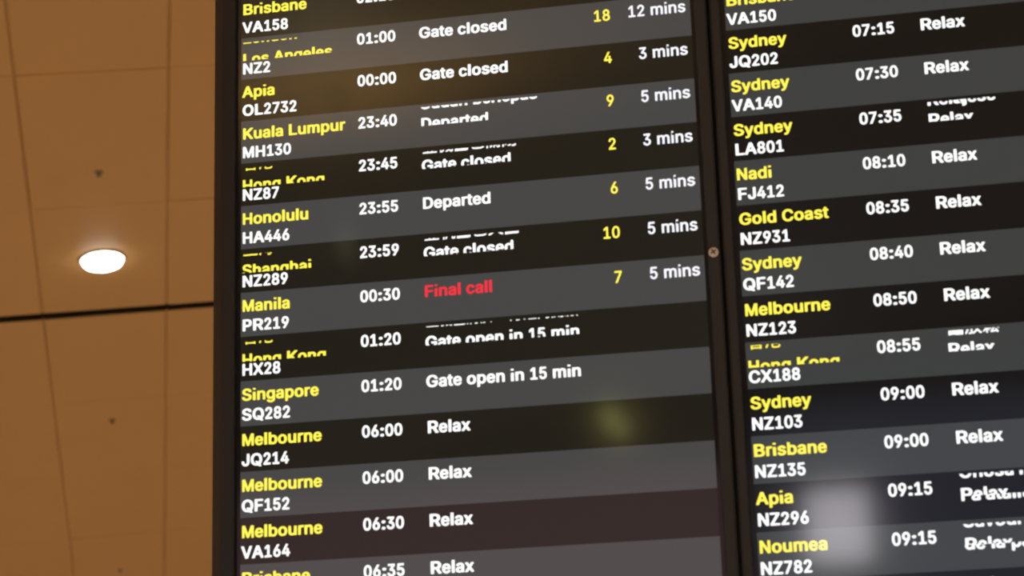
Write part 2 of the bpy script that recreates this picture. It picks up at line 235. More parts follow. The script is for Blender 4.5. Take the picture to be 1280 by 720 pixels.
 'm2': (556, ['68,7 59,28 63,92 318,396 355,457 366,509 360,553 340,585 310,604 265,609 231,600 207,579 193,556 181,501 173,489 150,482 79,485 66,495 62,512 68,562 86,611 131,669 168,696 218,717 276,725 323,720 386,696 439,649 460,620 478,576 487,507 476,443 457,399 420,341 243,129 240,121 249,116 462,116 483,112 493,103 497,92 495,16 483,4 462,0 95,0']),
 'm3': (556, ['76,709 102,717 440,717 461,712 473,701 476,640 472,622 323,431 329,422 389,402 438,368 472,323 496,262 501,210 496,164 486,132 469,97 448,70 393,24 338,1 301,-6 262,-9 199,1 152,18 107,47 70,88 49,129 36,193 44,207 60,213 125,215 147,210 160,196 175,152 194,131 223,114 262,107 304,111 343,131 365,158 376,201 375,233 366,265 354,287 333,306 293,324 196,329 181,335 172,349 172,413 175,428 300,585 303,596 293,600 102,600 81,605 70,614 67,628 67,692']),
 'm4': (556, ['386,714 400,701 397,681 176,263 186,256 317,258 321,269 321,431 325,448 336,457 357,462 415,461 438,448 442,431 443,263 451,256 499,255 520,245 526,228 525,161 520,150 509,143 444,135 442,25 436,10 412,0 354,0 333,6 323,19 321,126 317,137 47,143 36,150 31,161 30,225 39,251 281,701 291,711 310,717']),
 'm5': (556, ['460,709 469,692 469,628 465,614 454,605 433,600 213,598 207,587 196,477 202,468 250,480 281,483 344,472 402,444 441,408 465,373 481,338 497,268 492,175 473,120 440,68 418,48 391,27 336,1 265,-9 218,-2 163,19 118,51 84,94 60,152 55,190 60,204 87,214 163,210 175,199 192,149 210,129 242,111 281,108 323,123 344,141 357,161 371,196 374,254 363,300 350,323 323,351 300,362 265,368 237,364 210,356 174,332 155,328 92,335 76,341 69,349 65,378 99,698 111,711 134,717 433,717']),
 'm6': (556, ['401,712 414,698 409,680 276,463 280,458 346,449 391,431 446,385 470,347 491,289 497,228 490,169 465,103 435,61 391,24 338,0 286,-8 215,1 165,24 138,45 117,65 85,114 65,172 59,228 68,303 80,347 110,410 288,704 299,712 317,716 383,716', '294,350 259,350 225,335 196,300 183,262 183,201 195,161 225,123 257,108 301,108 333,126 359,160 373,201 373,254 360,297 333,332']),
 'm7': (556, ['113,4 102,16 102,31 358,594 347,601 74,604 63,611 57,626 57,689 61,704 71,713 92,717 463,717 489,710 498,689 495,605 229,21 218,7 200,1 132,0']),
 'm8': (556, ['277,725 330,718 390,695 428,666 466,615 482,576 485,553 488,524 482,477 458,422 421,376 467,329 490,291 506,248 511,201 498,132 479,91 442,50 390,16 337,-2 280,-9 198,4 154,21 111,51 75,94 56,135 45,199 48,242 67,294 84,323 135,376 96,422 72,483 67,526 72,567 90,619 127,667 164,695 225,718', '380,167 386,210 382,236 372,262 343,291 311,307 277,312 248,309 225,300 190,272 173,236 169,201 179,158 198,132 230,114 293,107 327,114 361,136', '353,570 332,594 301,608 256,609 227,596 205,576 193,547 190,515 201,468 217,448 253,428 298,427 327,439 351,466 362,492 364,529']),
 'm9': (556, ['154,4 143,16 145,33 278,254 215,265 170,283 136,306 107,335 83,373 65,425 59,489 65,550 86,605 104,634 123,658 165,693 220,717 275,725 343,714 393,690 423,666 469,603 491,538 497,480 489,419 470,359 441,298 268,13 257,4 238,0 173,0', '294,609 252,606 220,588 196,556 183,515 183,460 196,417 225,381 257,366 299,366 328,379 358,414 373,457 373,509 359,556 346,577 328,595']),
 'mi': (250, ['86,493 167,492 188,484 196,469 196,28 188,10 163,1 83,1 61,10 54,25 54,466 61,484', '58,640 54,655 54,704 65,724 89,731 157,731 179,727 191,718 196,704 196,655 185,634 160,627 92,627 71,631']),
 'mm': (850, ['794,13 767,1 701,0 677,4 664,16 661,344 654,388 647,405 632,422 610,434 578,438 545,432 524,419 507,399 497,373 490,16 476,4 455,0 389,0 362,10 355,31 355,361 351,388 329,422 308,434 278,438 245,431 222,417 206,399 194,370 190,335 187,16 174,4 153,0 87,0 63,7 54,19 52,31 52,512 57,530 84,542 153,542 176,536 194,518 254,545 314,552 377,539 419,513 446,488 476,513 518,536 572,550 605,552 671,542 704,529 737,507 777,454 791,417 795,388 799,31']),
 'mn': (580, ['516,7 492,0 426,0 404,4 391,16 388,332 381,376 359,414 332,431 302,435 265,433 229,414 209,390 196,359 191,321 188,16 175,4 151,0 84,1 57,13 52,31 52,512 54,524 63,535 87,542 157,542 178,535 196,515 271,545 320,551 350,548 383,542 426,527 474,492 501,454 513,425 526,359 527,31 525,19']),
 'ms': (525, ['377,531 423,505 450,478 471,447 484,417 487,406 481,394 447,382 383,371 358,382 325,426 300,438 266,441 233,436 205,421 192,406 190,377 199,359 224,344 398,297 453,262 490,208 497,159 490,115 469,75 439,46 377,10 312,-7 266,-11 208,-7 153,8 107,30 64,69 45,98 31,136 31,147 40,159 126,180 144,178 163,168 181,133 199,116 236,104 273,102 303,107 334,120 349,141 352,165 343,185 325,197 144,249 88,284 61,322 52,345 45,385 53,432 73,467 101,497 159,531 211,545 269,550 325,545']),
 'b上': (1000, ['428,833 506,833 519,823 520,538 524,527 878,524 890,520 894,510 894,445 881,431 534,430 522,426 522,57 534,52 949,52 959,47 963,35 963,-24 956,-39 59,-41 41,-34 39,35 49,51 399,52 412,59 414,813 416,826']),
 'b內': (1000, ['103,-85 98,-69 98,606 103,622 118,626 419,628 420,640 383,696 303,772 308,787 351,828 365,832 379,825 477,729 542,628 890,626 905,621 910,606 910,28 901,-35 893,-47 858,-75 818,-82 683,-89 665,-82 640,-10 646,5 755,4 796,8 806,15 809,197 796,193 771,150 758,146 746,152 579,293 505,446 495,437 428,297 412,274 252,144 237,146 212,176 200,178 196,-78 180,-89', '202,236 346,349 422,518 419,531 212,532 200,528 198,250', '805,243 810,256 807,528 796,532 587,531 584,518 654,368 796,246']),
 'b关': (1000, ['90,-81 43,-24 43,-6 323,144 416,282 403,290 65,291 54,307 57,376 75,383 434,383 448,394 448,529 441,541 137,543 119,551 117,619 125,634 287,637 299,641 269,710 217,788 218,807 278,838 301,832 359,751 400,676 402,660 385,644 387,638 578,637 590,639 600,651 703,841 718,845 796,817 800,798 711,641 721,637 887,634 895,619 892,551 875,543 564,541 557,529 558,394 571,383 928,383 943,378 948,307 937,291 609,290 598,282 732,119 966,7 969,-9 921,-74 909,-82 890,-78 674,35 525,213 515,218 393,63 115,-84 103,-88']),
 'b分': (1000, ['102,-88 58,-28 58,-13 289,156 360,372 349,379 186,381 177,389 171,420 121,380 102,377 39,433 36,450 193,609 308,817 327,829 404,809 413,800 413,790 324,615 224,484 224,472 798,472 797,484 680,637 593,790 602,805 652,826 683,825 764,690 805,637 867,559 973,456 915,394 902,386 886,392 836,441 827,441 800,94 761,-35 721,-68 671,-79 564,-80 514,-76 502,-69 478,0 483,14 630,11 658,16 671,28 700,125 716,369 705,379 480,379 466,369 380,108 127,-85 114,-91']),
 'b啟': (1000, ['935,-77 916,-86 891,-70 819,-5 766,69 756,74 688,-7 585,-91 569,-88 535,-44 513,-58 446,-56 437,-47 435,-21 422,-14 285,-15 278,-22 276,-66 269,-77 197,-79 186,-63 181,197 103,-53 85,-59 25,-13 24,9 89,240 102,462 103,703 119,714 260,717 254,747 223,815 228,830 288,848 310,844 372,715 497,714 512,706 514,450 519,436 532,453 602,603 652,834 663,849 735,841 750,828 722,675 725,663 950,661 966,656 969,584 960,574 927,572 919,562 880,359 815,175 885,65 976,-16 976,-28', '197,404 189,334 197,317 506,317 522,312 527,297 527,6 531,-5 630,72 703,172 631,404 622,400 594,356 581,349 503,411 210,411', '431,70 436,81 433,231 422,236 281,233 277,222 279,72 291,67', '760,308 788,387 820,565 810,573 703,573 693,559 712,456 740,350', '419,620 406,626 202,625 196,612 197,502 210,495 414,497 421,509']),
 'b將': (1000, ['934,742 932,726 724,471 458,341 477,337 734,338 741,351 742,460 746,473 821,477 837,472 844,341 962,334 969,323 970,270 967,257 955,250 855,249 843,243 841,23 832,-27 821,-44 796,-64 768,-71 721,-79 630,-78 616,-68 596,-9 597,4 609,11 702,9 740,18 741,235 737,247 534,249 517,245 612,136 649,79 643,63 577,25 565,32 512,110 438,198 443,210 493,245 377,249 359,255 354,238 353,-77 337,-88 268,-86 260,-68 260,251 249,261 190,262 180,259 175,248 160,82 104,-77 94,-87 80,-87 26,-52 23,-34 72,113 82,241 75,260 43,262 31,270 31,338 46,346 246,346 255,349 260,360 260,463 255,475 87,474 71,484 70,785 75,801 146,805 162,796 163,576 168,564 177,562 246,562 259,570 260,832 271,848 340,849 352,839 354,632 362,621 515,715 643,848 665,848 728,826 728,813 701,776 703,766 884,768', '359,330 390,338 395,345 369,388 374,404 480,438 548,470 545,482 466,551 470,563 502,593 515,596 530,592 621,519 637,517 673,541 677,554 586,623 580,635 588,648 618,674 636,676 743,606 780,644 804,688 793,693 624,692 502,599 412,548 399,548 365,580 356,579 354,348']),
 'b已': (1000, ['86,784 101,789 816,789 832,784 837,768 837,328 832,312 820,307 744,309 735,318 732,351 720,357 241,356 234,343 234,109 257,51 282,42 357,32 732,33 829,71 863,215 870,224 882,225 954,198 964,184 907,-7 732,-61 354,-61 195,-32 182,-26 134,106 134,593 138,609 151,613 213,614 231,606 234,465 241,452 723,451 734,465 733,684 720,695 95,695 85,700 81,712 81,771']),
 'b放': (1000, ['980,-22 930,-81 908,-83 795,-3 723,83 711,89 615,-5 483,-89 464,-84 423,-31 383,-68 348,-78 230,-76 222,-65 206,4 217,11 295,5 323,13 343,91 350,166 356,391 345,396 261,396 252,394 245,382 218,145 95,-77 83,-87 70,-84 20,-40 14,-27 127,188 150,404 150,585 139,599 36,604 31,620 34,679 48,687 236,689 239,701 195,823 211,836 277,850 291,832 336,720 335,707 320,690 490,685 500,673 500,616 495,604 483,599 253,598 247,585 248,490 261,484 442,483 452,479 461,462 536,598 597,832 610,848 683,840 699,826 667,676 670,663 967,659 975,645 973,584 964,575 911,574 898,566 849,357 776,185 860,76 974,-2 982,-12', '430,0 561,78 655,182 655,195 611,301 573,417 511,333 495,333 464,361 455,359 444,95 427,10', '717,302 730,320 755,388 778,466 795,566 783,574 645,573 638,560 660,460 695,345']),
 'b於': (1000, ['79,-83 26,-32 20,-18 118,244 137,582 126,596 42,601 37,616 40,676 54,683 226,685 230,694 220,716 161,819 168,829 198,842 226,851 242,850 281,804 314,750 332,710 323,685 459,682 468,669 469,616 464,601 451,596 244,594 238,585 234,551 236,484 248,477 404,478 420,498 517,581 536,607 604,707 664,848 683,854 748,832 755,819 743,769 801,672 886,576 979,504 980,488 926,431 904,432 822,501 748,588 695,662 645,585 577,501 496,429 483,420 470,420 445,449 435,451 411,88 379,-31 348,-59 317,-69 267,-73 214,-67 190,1 192,12 201,17 270,15 289,20 318,129 333,379 320,386 233,384 192,119 103,-71 92,-83', '518,126 564,182 583,185 773,77 849,22 859,10 859,1 814,-57 792,-65 689,10 529,105 518,116', '580,410 626,457 645,460 771,372 817,333 822,319 775,263 754,257 589,390']),
 'b机': (1000, ['286,851 298,846 303,834 306,640 317,636 439,635 452,625 453,562 448,550 436,545 310,543 303,534 303,481 310,462 440,318 455,293 412,234 392,227 317,326 305,329 303,-75 289,-89 223,-89 211,-84 206,-72 205,319 195,316 158,231 76,103 64,99 55,106 18,172 23,190 118,347 187,534 176,545 48,548 41,559 41,618 45,631 55,635 201,638 206,650 208,841 220,851', '495,791 826,792 844,784 847,28 853,15 864,11 889,12 901,25 914,193 930,196 983,165 991,147 984,-3 973,-38 948,-66 892,-80 808,-76 773,-57 753,-22 747,53 747,690 744,700 733,704 598,704 586,698 584,459 555,181 417,-82 405,-86 392,-82 340,-35 344,-13 462,215 484,443 484,775']),
 'b機': (1000, ['151,844 213,849 229,844 233,829 235,662 244,656 307,654 322,636 348,663 383,723 422,810 438,826 494,811 504,798 464,713 425,651 425,642 432,640 466,647 502,704 519,704 557,691 565,694 561,826 571,841 635,843 649,835 659,666 666,645 679,651 698,673 772,823 791,830 844,810 845,791 782,663 794,659 816,665 845,719 857,729 922,704 923,688 856,569 891,571 904,563 935,491 957,419 947,404 904,387 888,394 872,423 829,420 819,413 886,360 891,335 944,328 949,269 938,253 883,248 899,232 898,216 854,144 788,66 823,26 866,10 885,27 900,97 910,109 922,109 969,76 976,57 943,-43 932,-59 882,-87 860,-85 782,-58 713,6 557,-78 529,-78 491,-34 491,-21 600,34 660,76 667,91 616,248 488,252 475,244 479,226 611,107 610,97 585,71 560,51 547,51 463,130 454,133 407,32 307,-81 291,-83 238,-41 232,-77 225,-86 166,-88 150,-83 146,-68 144,285 141,289 135,281 69,133 57,131 47,138 16,210 85,379 130,557 122,567 41,573 36,585 37,641 50,655 132,655 144,662 146,829', '238,-17 247,-12 347,113 379,241 372,251 316,255 309,266 305,316 282,298 269,298 238,346 233,319 233,-2', '806,248 791,252 715,248 722,207 741,159 751,160 773,185', '380,335 386,344 385,380 379,385 347,378 334,382 313,441 363,491 409,560 397,563 335,550 310,568 238,565 233,554 235,513 320,369 319,335', '468,398 484,335 588,333 600,340 598,376 592,385 535,371 523,379 510,404', '781,338 776,348 731,379 722,400 688,402 690,354 697,336 769,334', '582,465 583,501 566,653 554,642 503,554 535,554 544,548', '444,473 488,479 477,513 463,508 444,482', '666,607 671,504 675,482 685,479 720,510 762,579 754,582 691,572', '800,491 829,490 847,496 848,507 835,534 822,529']),
 'b海': (1000, ['797,-71 744,-81 628,-77 617,-67 598,-11 600,1 609,6 681,0 740,4 763,33 766,49 759,56 350,56 331,67 361,270 353,278 278,282 274,352 287,365 362,366 374,370 394,530 384,531 351,489 334,482 272,520 263,536 332,630 384,727 428,839 439,849 509,835 524,824 525,811 502,749 509,738 931,738 950,727 951,664 940,651 465,650 452,642 419,583 421,574 431,572 884,572 902,564 899,374 909,366 972,361 976,295 965,279 895,274 883,155 890,142 944,136 948,70 937,58 872,52 841,-33', '215,312 272,275 278,255 153,-58 144,-69 131,-71 69,-33 62,-14 150,183 196,302 203,310', '621,145 607,167 525,251 526,277 475,278 462,274 443,158 447,143 606,141', '612,274 704,174 699,142 772,141 783,145 795,239 790,276 628,278', '637,370 628,388 553,460 550,486 500,488 488,483 474,380 478,368 622,366', '641,483 722,393 720,367 787,366 799,370 808,458 803,485 656,488', '32,489 72,539 94,542 209,480 250,450 259,433 219,377 203,370 40,473', '85,780 125,828 150,833 272,768 316,736 321,720 281,667 262,661 94,764']),
 'b港': (1000, ['118,835 140,838 196,810 313,732 418,730 432,741 437,844 449,849 518,848 531,835 532,744 537,733 687,730 700,741 705,844 718,849 787,848 800,835 801,744 805,733 933,730 946,725 951,710 946,647 933,643 805,640 801,628 801,560 812,546 962,545 976,538 979,475 971,461 827,458 816,450 880,359 980,277 988,266 987,256 941,203 924,197 855,247 815,285 810,272 810,150 802,136 521,133 512,130 507,119 507,41 515,19 524,12 574,5 774,6 817,28 830,100 840,115 854,116 912,92 920,85 920,72 893,-31 883,-47 783,-79 558,-79 446,-56 411,35 410,253 405,265 315,189 299,187 283,200 274,199 137,-72 118,-73 55,-28 55,-9 128,125 212,300 230,308 268,284 280,287 359,360 419,450 408,458 268,458 256,450 221,403 202,396 93,466 30,497 25,507 27,516 65,566 80,573 155,539 249,480 257,488 258,535 267,544 418,546 427,548 432,560 432,628 427,640 308,644 299,653 293,687 265,659 249,657 149,729 86,766 78,785', '715,219 716,282 708,295 521,296 508,288 507,225 515,212 702,211', '494,378 505,374 730,374 743,382 699,457 546,458 530,450', '699,552 701,628 694,641 546,642 533,636 532,560 538,547 687,546']),
 'b登': (1000, ['949,-61 934,-65 68,-65 53,-60 48,2 59,18 303,19 314,27 269,127 277,149 209,154 196,164 193,417 181,416 74,357 58,364 16,417 24,433 121,486 207,555 171,593 99,646 94,661 131,700 149,705 274,620 319,671 350,724 337,731 99,733 89,749 94,808 109,813 424,815 475,792 483,783 483,771 435,674 369,583 371,574 384,572 624,572 637,577 558,686 497,799 493,817 503,828 556,846 574,845 618,767 643,737 762,840 781,836 828,802 834,789 828,779 699,675 692,664 740,612 873,721 893,719 941,683 945,674 938,661 809,552 878,498 981,442 981,430 931,370 906,370 799,433 703,512 690,492 674,488 328,488 315,492 303,511 211,430 228,425 784,423 792,405 790,164 781,155 731,149 733,127 683,24 693,19 943,18 954,2', '629,149 618,153 384,153 369,146 400,86 421,21 556,19 568,21 578,33 609,92', '688,246 688,333 678,344 309,344 295,333 295,246 306,235 674,235']),
 'b請': (1000, ['477,420 493,425 889,425 905,420 910,405 910,-1 902,-44 877,-71 830,-84 774,-87 733,-87 720,-76 702,-23 705,-11 799,-6 813,2 816,86 809,99 580,100 571,97 566,86 563,-80 546,-87 477,-82 472,-67 472,405', '74,-70 69,-55 69,261 74,276 89,281 364,281 380,277 385,261 385,-8 380,-23 364,-28 168,-28 158,-35 155,-64 147,-73 86,-75', '289,197 171,200 159,195 157,67 161,56 280,53 291,58 294,186', '816,183 815,217 805,225 580,225 566,214 567,180 577,172 802,172', '816,308 815,342 805,350 580,350 566,339 567,305 577,297 802,297', '70,352 70,402 83,415 361,416 373,411 378,402 378,352 364,338 86,338 74,342', '397,474 395,530 405,543 621,544 634,555 634,583 624,590 468,591 452,596 447,649 455,663 624,666 634,674 634,695 621,706 432,708 422,727 423,767 430,779 627,782 634,792 640,845 711,850 730,840 732,792 739,782 933,781 948,774 950,720 939,708 746,706 736,704 732,692 733,672 743,666 927,663 935,649 930,595 914,591 743,590 733,583 732,558 736,547 746,544 961,543 972,527 972,480 964,468 414,466', '70,483 70,533 83,547 361,547 373,542 378,533 378,483 364,469 86,469 74,474', '411,610 393,600 43,601 29,614 29,664 43,678 193,678 205,683 193,717 140,814 152,827 208,853 221,846 246,808 293,724 290,708 262,689 261,680 403,677 412,664']),
 'b鐘': (1000, ['921,476 929,458 926,183 912,175 743,175 734,169 732,152 737,140 746,138 930,137 941,124 940,73 924,63 743,62 733,55 732,27 737,15 746,13 965,12 976,-4 971,-60 955,-65 405,-65 390,-61 385,-4 396,12 621,13 635,24 635,52 627,62 449,63 434,73 432,124 442,136 621,138 630,140 635,152 634,169 624,175 462,175 447,183 445,458 449,473 465,478', '55,-54 45,-39 33,14 37,27 174,61 184,71 185,324 174,337 52,340 45,355 46,408 62,419 180,422 185,499 177,512 109,513 90,529 68,515 55,515 46,527 21,596 121,705 211,849 234,852 280,830 287,817 277,777 415,655 418,639 398,596 405,588 515,588 527,596 496,676 427,679 416,686 413,733 418,748 434,753 627,755 631,767 605,824 618,838 671,852 690,851 721,805 740,761 749,754 937,753 952,748 957,733 954,686 943,679 877,676 838,596 849,588 974,585 982,574 982,524 971,508 402,507 389,517 388,571 377,578 367,571 366,527 359,515 271,510 266,499 269,424 387,416 394,405 395,358 392,346 380,338 280,338 269,333 268,161 274,160 280,175 312,308 334,311 383,292 387,280 338,105 343,100 377,106 390,101 396,36 387,26 340,13 68,-55', '109,82 96,92 62,274 72,289 118,303 130,296 137,280 162,174 169,114 161,99', '304,92 299,100 280,108 268,105 268,89 274,84', '637,252 638,283 630,293 549,294 536,286 535,255 543,245 624,244', '834,252 835,283 827,293 740,294 727,286 726,255 734,245 821,244', '637,402 624,410 543,409 535,399 536,367 549,360 630,361 638,371', '834,402 821,410 734,409 726,399 727,367 740,360 827,361 835,371', '767,674 755,678 612,678 599,671 630,591 721,588 739,599', '342,599 299,647 230,700 220,692 155,602 168,594 330,594']),
 'b門': (1000, ['90,-88 80,-69 81,791 100,801 454,800 464,781 462,427 447,417 194,417 182,412 179,-75 165,-89', '540,799 906,801 925,790 926,18 915,-38 869,-75 806,-86 690,-89 675,-85 668,-72 646,-10 653,5 803,8 818,12 824,22 826,406 812,417 553,417 535,425 533,781', '366,506 367,562 359,575 194,576 181,568 180,512 187,499 353,498', '825,506 826,562 819,575 640,576 627,568 626,512 634,499 812,498', '366,659 367,709 359,719 194,720 181,712 180,662 187,652 353,651', '825,659 826,709 819,719 640,720 627,712 627,662 634,652 812,651']),
 'b閉': (1000, ['88,-89 78,-70 79,797 98,806 455,805 465,786 463,454 448,444 192,444 180,439 177,-76 163,-90', '920,804 928,786 928,14 914,-42 870,-77 810,-87 692,-90 678,-79 654,-11 657,1 667,6 810,7 826,21 828,430 823,441 813,444 620,444 606,439 617,350 758,346 768,333 768,283 763,271 754,266 626,266 613,259 612,14 604,-20 579,-46 510,-62 442,-61 431,-51 413,-1 414,11 423,18 504,19 517,26 518,164 513,179 404,82 282,4 257,5 216,52 217,71 370,163 462,252 465,261 454,266 248,267 237,280 239,339 257,347 504,347 517,355 519,424 537,442 531,464 531,786 535,801 551,806', '826,527 827,580 820,590 642,591 629,583 628,530 635,520 813,519', '370,530 371,580 363,590 192,591 179,583 178,533 185,523 357,522', '370,674 371,721 363,730 192,731 179,724 178,677 185,667 357,666', '827,677 827,721 817,731 642,731 628,721 628,677 638,666 813,666']),
 'b開': (1000, ['87,-89 77,-70 78,797 97,806 457,805 467,786 466,460 450,450 191,450 179,446 176,-76 162,-90', '537,804 909,806 928,797 930,21 918,-39 881,-74 819,-87 728,-87 716,-85 706,-73 687,-11 691,2 703,6 816,7 829,21 829,439 816,450 550,450 534,455 530,471 530,786', '756,401 761,346 756,330 656,325 646,317 648,239 659,235 775,232 782,221 783,174 780,161 769,154 659,153 648,149 645,-51 640,-67 572,-72 556,-62 555,139 552,149 541,153 447,153 436,149 400,36 297,-82 278,-80 233,-39 229,-29 233,-20 313,64 338,142 328,153 228,156 220,171 222,225 237,234 337,235 348,249 344,323 256,325 242,333 239,386 244,402 259,406 741,406', '552,321 541,325 444,323 439,311 442,239 453,235 550,237 555,249', '829,533 829,586 822,596 641,597 628,589 627,536 634,526 816,525', '369,536 370,586 362,596 191,597 178,589 177,539 184,529 356,528', '370,680 370,721 359,731 191,731 177,721 177,680 187,669 356,669', '829,680 829,721 819,731 641,731 627,721 627,680 637,669 816,669']),
 'b關': (1000, ['926,801 931,786 931,8 925,-33 915,-48 892,-71 876,-77 839,-84 751,-86 739,-73 717,3 679,9 664,37 614,38 600,27 595,-70 579,-75 526,-72 518,-54 518,189 513,199 495,208 478,196 477,108 451,5 335,-78 310,-77 279,-39 277,-26 289,-15 351,14 363,33 351,38 264,38 252,46 250,196 227,211 213,255 220,270 257,289 293,321 285,325 239,322 216,377 220,386 248,404 277,433 302,477 292,481 185,481 176,479 171,467 171,-76 166,-86 154,-90 80,-86 75,-70 75,786 79,801 95,806 445,806 460,801 465,786 464,492 451,482 398,478 340,399 345,393 373,396 423,443 470,417 476,408 474,399 423,342 449,330 489,267 533,289 567,321 510,324 489,377 495,389 537,417 578,474 573,480 541,483 531,496 531,786 535,801 551,806 910,806', '823,7 832,14 834,27 833,474 820,481 676,480 616,396 648,396 685,437 698,443 714,439 750,411 748,398 698,342 723,327 776,227 773,214 746,192 746,14 757,7', '285,205 325,192 332,109 382,106 394,111 398,202 423,221 332,215', '604,109 657,106 669,111 673,186 681,196 707,202 700,221 689,224 600,211 600,121', '363,286 385,284 392,296 379,304', '638,286 660,283 666,296 654,303', '371,564 370,599 360,606 185,606 172,596 172,561 182,554 357,553', '834,564 833,599 823,606 642,606 628,596 629,561 639,554 820,553', '371,689 370,724 360,731 185,731 172,721 172,686 182,679 357,678', '834,689 833,724 823,731 642,731 628,721 629,686 639,679 820,678']),
 'b门': (1000, ['163,-89 95,-89 85,-84 81,-72 81,628 85,643 98,648 166,648 176,643 180,631 181,-69 176,-84', '351,809 366,814 904,814 922,806 924,9 917,-32 885,-67 820,-86 670,-85 657,-72 635,-10 639,0 651,4 801,2 816,7 823,18 822,718 810,723 360,724 347,737', '120,812 176,848 195,847 310,710 338,668 335,653 279,611 260,612 120,796']),
 'b闭': (1000, ['94,-89 81,-84 77,-69 77,606 81,618 91,623 159,623 172,618 177,603 176,-72 172,-84 162,-89', '347,790 362,795 906,795 924,787 926,15 919,-28 907,-50 891,-63 844,-79 734,-82 724,-72 703,-7 716,7 809,5 822,9 826,18 824,703 812,707 356,708 343,722', '647,652 655,637 657,528 669,523 787,521 795,509 795,453 793,440 781,433 669,432 656,425 655,103 641,43 594,12 516,1 437,2 422,13 400,75 403,87 412,91 534,92 549,100 552,322 547,336 534,329 428,215 266,103 250,98 237,102 190,150 188,162 376,293 489,425 478,432 241,434 230,450 232,515 250,523 544,524 552,537 552,637 556,649 572,654', '97,800 150,835 169,836 267,737 298,693 299,681 241,639 222,638 99,784']),
 'b香': (1000, ['814,-84 732,-85 723,-76 719,-57 707,-52 304,-52 293,-57 289,-79 279,-88 210,-89 198,-84 193,-69 192,298 179,300 101,255 85,252 31,312 28,325 214,421 333,518 338,528 323,532 54,534 44,547 44,609 64,620 435,620 446,631 446,690 442,700 417,701 154,684 144,693 129,747 133,762 160,770 467,793 773,842 792,835 840,784 843,772 829,761 564,716 552,709 550,700 550,631 560,620 935,620 955,609 955,547 945,534 679,532 665,528 785,431 960,347 975,334 971,322 920,265 901,268 835,304 822,300 821,-66', '721,37 721,90 710,101 304,101 290,90 290,37 301,27 707,26', '721,190 720,237 707,245 304,245 295,242 290,231 291,184 304,176 707,176 717,179', '243,331 260,326 451,329 444,497 426,490 302,372', '777,331 704,377 564,501 551,500 545,329 757,326']),
 'b鬆': (1000, ['230,-88 221,-83 216,-71 216,98 211,110 166,57 91,-15 71,-10 28,41 33,54 128,141 187,226 177,233 58,236 51,251 53,304 68,311 210,313 216,323 218,388 208,396 121,384 95,388 74,449 131,488 135,498 49,505 42,516 42,557 55,567 118,568 128,576 129,804 136,822 515,823 526,804 524,769 515,760 236,758 223,751 225,738 236,733 486,733 498,726 501,713 499,685 486,675 236,674 223,663 236,652 490,651 500,635 500,607 493,595 236,593 224,586 227,571 536,568 549,563 554,548 553,516 546,505 469,498 535,419 530,406 496,385 471,379 445,407 433,411 286,398 306,382 307,323 313,313 433,311 448,304 450,251 443,235 321,233 311,226 434,113 438,101 402,56 383,47 371,53 321,111 309,113 305,-78 293,-88', '926,-56 858,-88 846,-81 821,-34 811,-29 483,-66 467,-52 449,7 503,57 552,119 633,248 655,258 715,228 723,213 658,116 603,48 602,36 760,48 761,60 724,107 718,123 733,137 786,154 874,48 925,-43', '951,563 943,544 849,478 730,429 594,391 602,382 643,369 647,351 605,276 546,198 477,131 458,131 411,176 411,192 472,248 522,310 561,379 579,391 539,448 543,462 671,493 786,535 880,592 936,574', '715,379 765,398 786,395 836,319 874,277 963,207 965,191 924,143 911,137 896,141 821,203 756,282 713,360', '367,479 352,501 268,502 251,494 231,469 243,465 340,471', '923,688 911,671 821,616 733,578 621,544 598,548 556,594 565,608 671,638 746,666 849,719 874,717 911,700', '888,813 880,797 793,747 702,707 611,676 586,678 544,726 552,739 727,800 818,848 843,842']),
}

# ------------------------------------------------------------------ the hall
V, Fc = [], []
box_faces(V, Fc, -16, 16, -24, 26, -0.2, 0.0)
structure(mesh_obj('floor', V, Fc, M_floor))
for nm, dims in (('wall_left', (-16.2, -16, -24, 26)), ('wall_right', (16, 16.2, -24, 26)),
                 ('wall_back', (-16.2, 16.2, -24.2, -24)), ('wall_front', (-16.2, 16.2, 26, 26.2))):
    V, Fc = [], []
    box_faces(V, Fc, *dims, -0.2, 9.2)
    structure(mesh_obj(nm, V, Fc, M_wall))

